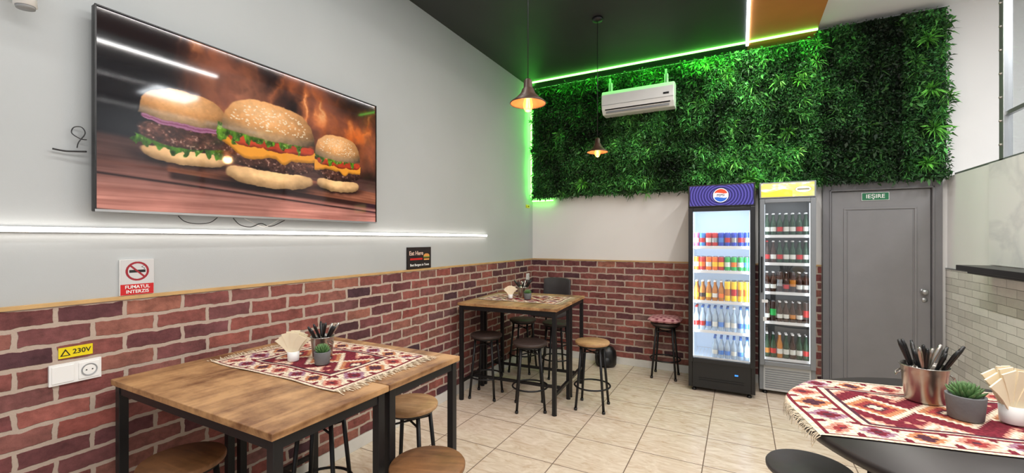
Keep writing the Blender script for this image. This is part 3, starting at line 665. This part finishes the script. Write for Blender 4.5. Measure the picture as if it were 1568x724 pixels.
# ---------------------------------------------------------------- kilim runners
def kilim(cx,cy,L,W,rz,z,edge=None,seed=1,cell=.0065):
    nx=int(L/cell)//2*2; ny=int(W/cell)//2*2; rs=np.random.default_rng(seed)
    cr=np.array([226,208,186]);rd=np.array([150,62,62]);pk=np.array([204,144,126]);dk=np.array([84,50,62]);og=np.array([190,128,92]); dr=np.array([120,44,56]); pu=np.array([158,120,138])
    pal=[cr,rd,pk,dk,og,dr,pu]; I=np.zeros((ny,nx),int)
    for j in range(ny):
        for i in range(nx):
            ii=min(i,nx-1-i); jj=min(j,ny-1-j); de=min(ii*.7,jj); al=j if ii*.7<jj else i
            if de<1.5: c=0
            elif de<3: c=5
            elif de<16:
                p=abs((al%18)-9); q=abs(de-9.5)
                m=int(p/1.5)+int(q/1.3); k=(al//18)%3
                c= 3 if m==0 else ((1,5,3)[k] if m<3 else ((2,6,4)[k] if m<5 else 0))
                if m>=8 and (al%18) in (0,1,17): c=5
            elif de<17.5: c=5
            elif de<19: c=0
            elif de<20.5: c=3
            else:
                a=abs(i-nx/2); bb=abs(j-ny/2); P=32
                x=a%P; x=min(x,P-x); m=int(x/2)*1.0+int(bb/2)*1.0
                c=0 if m<2 else (3 if m<3 else (1 if m<5 else (4 if m<7 else (0 if m<9 else (5 if m<14 else 1)))))
                if m>=11:
                    k=(int(a/3)+int(bb/3))%5; c=5 if k else 2
                if m>=15: c=0 if (int(x/2)+int(bb/2))%3 else 2
            I[j,i]=c
    V=[];F=[];CC=[]
    ca,sa=math.cos(rz),math.sin(rz)
    def place(lx,ly,lz):
        x=cx+ca*lx-sa*ly; y=cy+sa*lx+ca*ly; zz=z+lz
        if edge:
            ex,ey,er=edge; dx,dy=x-ex,y-ey; d=math.hypot(dx,dy)
            if d>er:
                k=d-er; out=.02*(1-math.exp(-k*40)); x=ex+dx/d*(er+out); y=ey+dy/d*(er+out); zz-=max(0,k-out)
        return (x,y,zz)
    for j in range(ny+1):
        for i in range(nx+1):
            lx=(i/nx-.5)*L; ly=(j/ny-.5)*W
            w=.0018*(1+math.sin(lx*21+seed+ly*9)*math.sin(ly*17+seed))
            V.append(place(lx+.004*math.sin(ly*14+seed),ly+.006*math.sin(lx*9+seed),w))
    for j in range(ny):
        for i in range(nx):
            F.append((j*(nx+1)+i,j*(nx+1)+i+1,(j+1)*(nx+1)+i+1,(j+1)*(nx+1)+i)); CC.append(pal[I[j,i]]*rs.uniform(.84,1.08))
    for sgn in (-1,1):
        N=int(W/.0065)
        for k in range(N):
            ly=(k/N-.5)*W+rs.uniform(-.002,.002); l=rs.uniform(.035,.065); sk=rs.uniform(-.015,.015); w=.0019
            o=len(V)
            for t in (0,.35,.7,1):
                xx=sgn*(L/2+l*t-.002); yy=ly+sk*t*t; V.append(place(xx,yy-w,.002+.002*math.sin(t*6+k))); V.append(place(xx,yy+w,.002+.002*math.sin(t*6+k)))
            for t in range(3): F.append((o+2*t,o+2*t+2,o+2*t+3,o+2*t+1)); CC.append(np.array([226,210,184])*rs.uniform(.85,1.05))
    me=bpy.data.meshes.new('woven_cloth'); me.from_pydata(V,[],F)
    a=me.color_attributes.new('Col','FLOAT_COLOR','CORNER'); col=np.ones((len(F)*4,4),np.float32); col[:,:3]=np.repeat(lin(np.clip(np.array(CC)/255,0,1)),4,0); a.data.foreach_set('color',col.ravel())
    me.materials.append(M_cloth); r=root('kilim_table_runner'); o=bpy.data.objects.new('woven_cloth',me); scn.collection.objects.link(o); o.parent=r
kilim(.64,1.455,.86,.58,0,.922,seed=1)
kilim(.57,3.90,.80,.52,math.radians(3),.922,seed=3)
kilim(3.10,1.99,.98,.60,math.radians(12),.922,edge=(RT[0],RT[1],RR+.004),seed=5)

# ---------------------------------------------------------------- table items
TZ=.9265
def bucket(x,y,s=1.0,seed=0,n=15):
    rs=random.Random(seed); r=root('cutlery_bucket',(x,y,TZ)); b=MB()
    R=.055*s; h=.105*s
    b.lathe([(0,.0),(R*.80,.0),(R*.82,.004),(R*.97,h*.80),(R*.99,h*.82),(R*1.0,h*.97),(R*1.05,h),(R*1.0,h*1.0),(R*.96,h*.85),(R*.78,.006),(0,.006)],M_steel,seg=36)
    b.ring((0,0,h),R*1.04,.0022,M_steel)
    for sg in (-1,1):
        b.tube([(sg*R*.98,-.012,h*.82),(sg*(R+.012),-.012,h*.74),(sg*(R+.014),0,h*.66),(sg*(R+.012),.012,h*.74),(sg*R*.98,.012,h*.82)],.002,M_steel)
    b.build('pail',r)
    b=MB()
    for k in range(n):
        a=rs.uniform(0,2*pi); q=R*.5*rs.random(); tilt=rs.uniform(.3,.65); a2=a+rs.uniform(-.4,.4)
        p0=Vector((-q*math.cos(a)*.9,-q*math.sin(a)*.9,.012)); dv=Vector((math.cos(a2)*math.sin(tilt),math.sin(a2)*math.sin(tilt),math.cos(tilt)))
        lim=R*.88; t_=h/dv.z; e=p0+dv*t_; rr=math.hypot(e.x,e.y)
        if rr>lim: dv=(Vector((e.x*lim/rr,e.y*lim/rr,h))-p0).normalized()
        Lk=h/dv.z*rs.uniform(1.35,1.65); m=M_black if k%6 else M_steel
        b.tube([p0,p0+dv*Lk*.55],.002,M_steel,6); b.tube([p0+dv*Lk*.55,p0+dv*Lk*.62,p0+dv*Lk*.9,p0+dv*Lk],[.004,.006,.0075,.0045],m,8)
    b.build('cutlery',r)
def succulent(x,y,s=1.0,seed=0):
    r=root('potted_succulent',(x,y,TZ)); b=MB()
    b.lathe([(0,0),(.030*s,0),(.033*s,.003),(.038*s,.058*s),(.038*s,.06*s),(.033*s,.06*s),(.032*s,.05*s),(0,.05*s)],M_potgray,seg=28); b.build('pot',r)
    b=MB()
    for k in range(46):
        ring_=k/46; a=k*2.4; el=.35+1.15*ring_; L=(.040-.014*ring_)*s*.9
        d=Vector((math.cos(a)*math.cos(el),math.sin(a)*math.cos(el),math.sin(el))); p=Vector((math.cos(a)*.008*s,math.sin(a)*.008*s,.052*s+.012*ring_))
        b.tube([p,p+d*L*.4,p+d*L*.8+Vector((0,0,.005)),p+d*L+Vector((0,0,.009))],[.003*s,.0048*s,.003*s,.0005],M_succ,6)
    b.build('rosette',r)
def napkins(x,y,s=1.0,rz=0.0):
    """folded paper napkins fanned out of a small holder"""
    r=root('napkin_holder',(x,y,TZ),rz); b=MB()
    b.lathe([(0,0),(.022*s,0),(.024*s,.003),(.026*s,.045*s),(.024*s,.045*s),(.022*s,.006),(0,.006)],M_plwhite,seg=24); b.build('holder',r)
    b=MB(); n=11; rs=random.Random(3)
    for k in range(n):
        f=(k/(n-1)-.5)*2; V=[];F=[]; ln=(.128-.014*abs(f)+.006*rs.random())*s; ang=f*.55; yo=(k%3-1)*.006*s
        for i in range(6):
            t=i/5; q=ln*t; cxx=math.sin(ang*(.35+.65*t))*q; zz=.008+math.cos(ang*(.35+.65*t))*q; w=(.010+.010*t)*s; cw=math.cos(ang)*w; sw=math.sin(ang)*w; yy=yo+.012*s*t*(k%3-1)
            V+=[(cxx-cw,yy,zz+sw),(cxx+cw,yy+.004*s,zz-sw),(cxx-cw,yy+.004*s,zz+sw),(cxx+cw,yy+.008*s,zz-sw)]
        for i in range(5):
            o=i*4; F+=[(o,o+1,o+5,o+4),(o+3,o+2,o+6,o+7),(o+1,o+3,o+7,o+5),(o+2,o,o+4,o+6)]
        F+=[(0,2,3,1),(20,21,23,22)]
        b.add(V,F,M_napkin)
    b.build('napkins',r)
bucket(.615,1.465,1.0,1,10); succulent(.715,1.385,1.0,2); napkins(.545,1.355,1.05,.5)
bucket(.52,3.92,1.0,3,9); succulent(.62,3.82,1.0,4); napkins(.44,3.80,.9,.5); bucket(.43,4.08,.9,8,8)
bucket(3.07,2.11,1.22,5); succulent(3.13,1.96,1.32,6); napkins(3.25,1.985,1.3,.5)

# ---------------------------------------------------------------- beverage fridges
M_liner_glow=mat('fridge_liner_glow',C(206,220,236),rough=.4,var=.02,emis=(.75,.88,1,1),es=.22)  # slight emission put into the liner so the walls look lit by the interior
M_liner2=mat('fridge_liner_gray',C(120,122,122),rough=.4,var=.03)
M_wire=mat('shelf_wire',C(225,228,230),rough=.3,var=.02)
def pm(name,c,rough=.25,alpha=1,metal=0): return mat('drink_'+name,c,rough=rough,var=.06,scale=25,alpha=alpha,metal=metal)
D_={ 'blue':pm('blue',C(34,64,176)),'lblue':pm('lblue',C(70,130,210)),'red':pm('red',C(190,34,34)),'orange':pm('orange',C(240,120,30)),'green':pm('green',C(46,170,80)),'yellow':pm('yellow',C(246,206,44)),'amber':pm('amber',C(190,120,40)),
 'dark':pm('dark',C(52,32,26)),'gbottle':pm('gbottle',C(24,64,40),.1),'water':pm('water',C(190,212,230),.1,.55),'cap':pm('cap',C(60,110,190)),'wcap':pm('wcap',C(235,235,235)),'silver':pm('silver',C(190,194,198),.25,1,.8),'wlabel':pm('wlabel',C(214,216,210)),'pink':pm('pink',C(216,92,130)),'bbottle':pm('bbottle',C(58,32,20),.1)}
def drink(b,kind,x,y,z,h):
    if kind[0]=='can':
        r=.0268; b.lathe([(0,0),(r*.85,0),(r,.008)],D_['silver'],(x,y,z),14); b.lathe([(r,.008),(r,h*.30)],D_[kind[1]],(x,y,z),14); b.lathe([(r*1.005,h*.30),(r*1.005,h*.62)],D_[kind[2]],(x,y,z),14)
        b.lathe([(r,h*.62),(r,h-.010),(r*.85,h-.002)],D_[kind[1]],(x,y,z),14); b.lathe([(r*.85,h-.002),(r*.85,h),(r*.78,h-.004),(0,h-.004)],D_['silver'],(x,y,z),14)
    else:
        r=.0255; m=D_[kind[1]]
        b.lathe([(0,0),(r*.9,0),(r,.008),(r,h*.52),(r*.9,h*.60),(r*.45,h*.76),(r*.40,h*.93)],m,(x,y,z),14)
        b.lathe([(r*1.02,h*.18),(r*1.02,h*.38)],D_[kind[2]],(x,y,z),14); b.lathe([(r*.48,h*.94),(r*.48,h*.995),(0,h)],D_[kind[3]],(x,y,z),12)
def fridge(x0,x1,yf,Hh,zb,zh,frame,base,liner,rows,hfn,hw_emit,lit,door_t,dep):
    w=x1-x0; r=root('beverage_refrigerator',((x0+x1)/2,yf,0)); X=w/2; t=.035; dp=dep
    b=MB()
    b.bx(-X,-X+t,.0,dp,.04,Hh,frame); b.bx(X-t,X,.0,dp,.04,Hh,frame); b.bx(-X+t,X-t,dp-.03,dp,.04,Hh,frame)
    b.bx(-X+t,X-t,0,dp-.03,Hh-.03,Hh,frame); b.bx(-X+t,X-t,0,dp-.03,.04,zb-.02,base); b.bx(-X+t,X-t,.02,dp-.03,zh+.02,Hh-.03,frame)
    b.build('cabinet',r,bevel=.004)
    b=MB()
    for sx_ in (-1,1):
        for yy in (.04,dp-.06): b.lathe([(0,0),(.022,0),(.022,.015),(.012,.02),(.012,.04),(0,.04)],M_black,(sx_*(X-.05),yy,0),12)
    b.build('feet',r)
    b=MB(); a=.004; ix=X-t
    b.bx(-ix,-ix+a,.01,dp-.035,zb-.02,zh+.02,liner); b.bx(ix-a,ix,.01,dp-.035,zb-.02,zh+.02,liner); b.bx(-ix,ix,dp-.035,dp-.031,zb-.02,zh+.02,liner); b.bx(-ix,ix,.01,dp-.035,zb-.02,zb-.015,liner); b.bx(-ix,ix,.01,dp-.035,zh+.015,zh+.02,liner)
    b.build('liner',r)
    b=MB(); d0,d1=-.035,-.002; s=door_t
    b.bx(-X+.002,-X+s,d0,d1,zb-.03,zh+.03,frame); b.bx(X-s,X-.002,d0,d1,zb-.03,zh+.03,frame); b.bx(-X+s,X-s,d0,d1,zb-.03,zb+.01,frame); b.bx(-X+s,X-s,d0,d1,zh-.008,zh+.03,frame)
    b.bx(-X+s*.3,-X+s*.6,d0-.022,d0,1.0,1.35,M_black); b.build('door_frame',r,bevel=.003)
    b=MB(); b.bx(-X+s,X-s,-.02,-.016,zb+.01,zh-.008,M_glass); b.build('door_glass',r)
    b=MB(); b.bx(-X,X,-.03,.0,zh+.035,Hh,frame); b.build('header_box',r,bevel=.004)
    panel('header_sign',w-.03,Hh-zh-.06,220,90,hfn,attrmat('header_lightbox',rough=.3,emit=hw_emit,spec=.3),r,(0,-.0315,(Hh+zh+.035)/2))
    b=MB()
    for z,_,_ in rows:
        b.bx(-ix+a,ix-a,.025,.031,z-.012,z-.002,M_wire); b.bx(-ix+a,ix-a,dp-.06,dp-.054,z-.01,z-.004,M_wire)
        for k in range(15): xx=-ix+.02+(2*ix-.04)*k/14; b.bx(xx-.0015,xx+.0015,.031,dp-.06,z-.006,z-.003,M_wire)
        b.bx(-ix+a,ix-a,.018,.021,z-.022,z+.006,M_wire)
    b.build('shelves',r)
    b=MB()
    nd=3 if dp>.4 else 2
    for z,h,items in rows:
        n=len(items)
        for k,it in enumerate(items):
            if it is None: continue
            xx=-ix+.033+(2*ix-.066)*k/(n-1)
            for q in range(nd): drink(b,it,xx,.065+q*.068,z,h)
    b.build('drinks',r)
    if lit>0:
        b=MB(); me_=emat('fridge_led',(.8,.91,1,1),4)
        for sx_ in (-1,1): b.bx(sx_*(ix-.010)-.003,sx_*(ix-.010)+.003,.006,.012,zb+.02,zh-.02,me_)
        b.build('interior_led',r)
        arealight('interior_light_top',(0,.06,zh-.01),(math.radians(20),0,0),2*ix-.08,.05,lit*.6,(.8,.91,1),r)
        for sx_ in (-1,1): arealight('interior_light_side',(sx_*(ix-.03),.012,(zb+zh)/2),(pi/2,0,math.radians(sx_*25)),.015,zh-zb-.1,lit*.8,(.8,.91,1),r)
    return r
def h1(u,v):
    X=(u-.5)*.54; Y=(v-.5)*.19; r=np.hypot(X*.8,Y); r2=np.hypot(X,Y)
    k=(np.sin(r*2*pi/.020)>0)*1.0; img=np.ones(u.shape+(3,))*np.array([34,30,92])/255; img=mixc(img,(88,82,170),k*.8)
    img=mixc(img,(20,24,70),(r2<.074)*1.0); img=mixc(img,(235,235,245),(r2<.066)*1.0); wv=.004*np.sin(X*50)
    img=mixc(img,(226,70,40),((r2<.060)&(Y<-.020+wv))*1.0); img=mixc(img,(40,96,190),((r2<.060)&(Y>.020+wv))*1.0); return img
def h2(u,v):
    n=fbm(u,v,8,4,9,4); img=np.stack([.98+0*u,.80+.16*n,.30+.3*n],-1)
    img=mixc(img,(255,250,220),sst(.55,.75,n)*.7); img=mixc(img,(240,190,50),(((v>.55+.1*np.sin(u*11))&(u<.6)))*.8)
    d=((u-.8)/.16)**2+((v-.5)/.24)**2; img=mixc(img,(250,246,230),(d<1)*1.0); img=mixc(img,(120,110,60),((d<1)&(d>.8))*.8); img=mixc(img,(90,90,60),((np.abs(u-.8)<.11)&(np.abs(v-.5)<.06))*.8); return img
can=lambda a,b_='wlabel':('can',a,b_); bt=lambda a,l,c:('bottle',a,l,c)
rows1=[(1.445,.14,[can('pink'),can('lblue','red'),can('red'),can('red','silver'),can('blue','lblue'),can('blue','red'),can('blue','silver'),can('blue','red'),can('blue','silver')]),
 (1.205,.14,[can('orange'),can('red','orange'),can('orange'),can('orange','yellow'),can('red','yellow'),can('green','wlabel'),can('green','orange'),can('green'),can('green','lblue')]),
 (.905,.20,[bt('amber','yellow','wcap'),bt('amber','dark','wcap'),bt('amber','yellow','wcap'),bt('amber','wlabel','wcap'),bt('amber','orange','wcap'),can('yellow','amber'),can('yellow','red'),can('yellow','amber'),can('yellow','orange')]),
 (.61,.235,[bt('water','red','red'),bt('water','red','cap'),bt('water','cap','cap'),bt('water','wlabel','cap'),bt('water','lblue','cap'),bt('water','wlabel','cap'),bt('water','wlabel','wcap'),bt('water','cap','cap'),bt('water','lblue','cap')]),
 (.345,.20,[None,None,None,bt('water','wlabel','cap'),bt('water','lblue','cap'),bt('water','lblue','cap'),bt('water','wlabel','cap'),bt('water','lblue','cap'),bt('water','wlabel','cap')])]
M_frb=mat('fridge_black',C(20,20,22),rough=.3,var=.05); M_frg=mat('fridge_gray',C(132,136,140),rough=.4,var=.04,metal=.3); M_frlg=mat('fridge_light_gray',C(190,192,192),rough=.45,var=.03)
f1=fridge(2.012,2.60,4.67,2.055,.33,1.80,M_frb,M_frb,M_liner_glow,rows1,h1,.45,2.6,.045,.53)
text('PEPSI',.032,mat('logo_dark',C(10,10,26),var=.02),f1,(0,-.0335,1.945))
b=MB(); b.bx(.12,.15,-.004,.001,.197,.210,mat('display',C(20,60,140),emis=(.05,.3,1,1),es=1.5)); b.box((.0,-.002,.12),(.40,.006,.004),M_blackmetal); b.box((.0,-.002,.14),(.40,.006,.004),M_blackmetal); b.build('display_panel',f1)
bg=bt('gbottle','wlabel','wcap'); bd=bt('bbottle','wlabel','wcap'); bg2=bt('gbottle','red','silver')
rows2=[(1.555,.22,[bg,bg,bg2,bg,bg,bg2,bg]),(1.285,.22,[bt('dark','red','red'),bd,bg2,bg,bg,bg2,bg]),(1.0,.2,[bd,bd,can('dark','silver'),bt('bbottle','red','silver'),can('dark','amber'),bd,bd]),(.71,.2,[bd,can('dark','green'),bd,bd,bt('bbottle','amber','silver'),bd,can('dark','red')]),(.355,.24,[bt('gbottle','amber','wcap'),bg2,bt('amber','wlabel','wcap'),bg,bd,bg,bg2])]
f2=fridge(2.64,3.10,4.90,2.07,.32,1.88,M_frg,M_frlg,M_liner2,rows2,h2,.85,.4,.045,.30)
b=MB()
for k in range(9): b.box((0,-.003,.07+k*.022),(.36,.006,.009),M_frg)
b.bx(-.21,-.16,-.037,-.035,.9,.93,M_plwhite); b.bx(-.20,-.17,-.038,-.0355,.72,.76,M_plwhite); b.build('vent_grille',f2)

# ---------------------------------------------------------------- light
w=bpy.data.worlds.new('World'); scn.world=w; w.use_nodes=True
w.node_tree.nodes['Background'].inputs[0].default_value=(.93,.96,1,1); w.node_tree.nodes['Background'].inputs[1].default_value=.85
arealight('ceiling_led_1',(2.537,1.8,H-.02),(0,0,0),.025,6.4,84,(1,.96,.91))
arealight('ceiling_led_2',(1.012,.45,H-.02),(0,0,0),.025,3.8,28,(1,.96,.91))
arealight('ceiling_led_3',(3.60,1.3,H+.06),(0,0,0),.025,3.6,68,(1,.96,.92))
arealight('kitchen_ceiling_light',(4.95,3.2,H+.07),(0,0,0),.6,.6,45,(.97,.98,1))

# ---------------------------------------------------------------- camera
cam=bpy.data.cameras.new('cam'); co=bpy.data.objects.new('camera',cam); scn.collection.objects.link(co)
co.location=(2.47,0,1.52); co.rotation_euler=(pi/2,0,math.atan(445/840)); cam.sensor_width=36; cam.sensor_fit='HORIZONTAL'; cam.lens=840/2000*36; cam.shift_y=.0025; cam.clip_start=.02
scn.camera=co
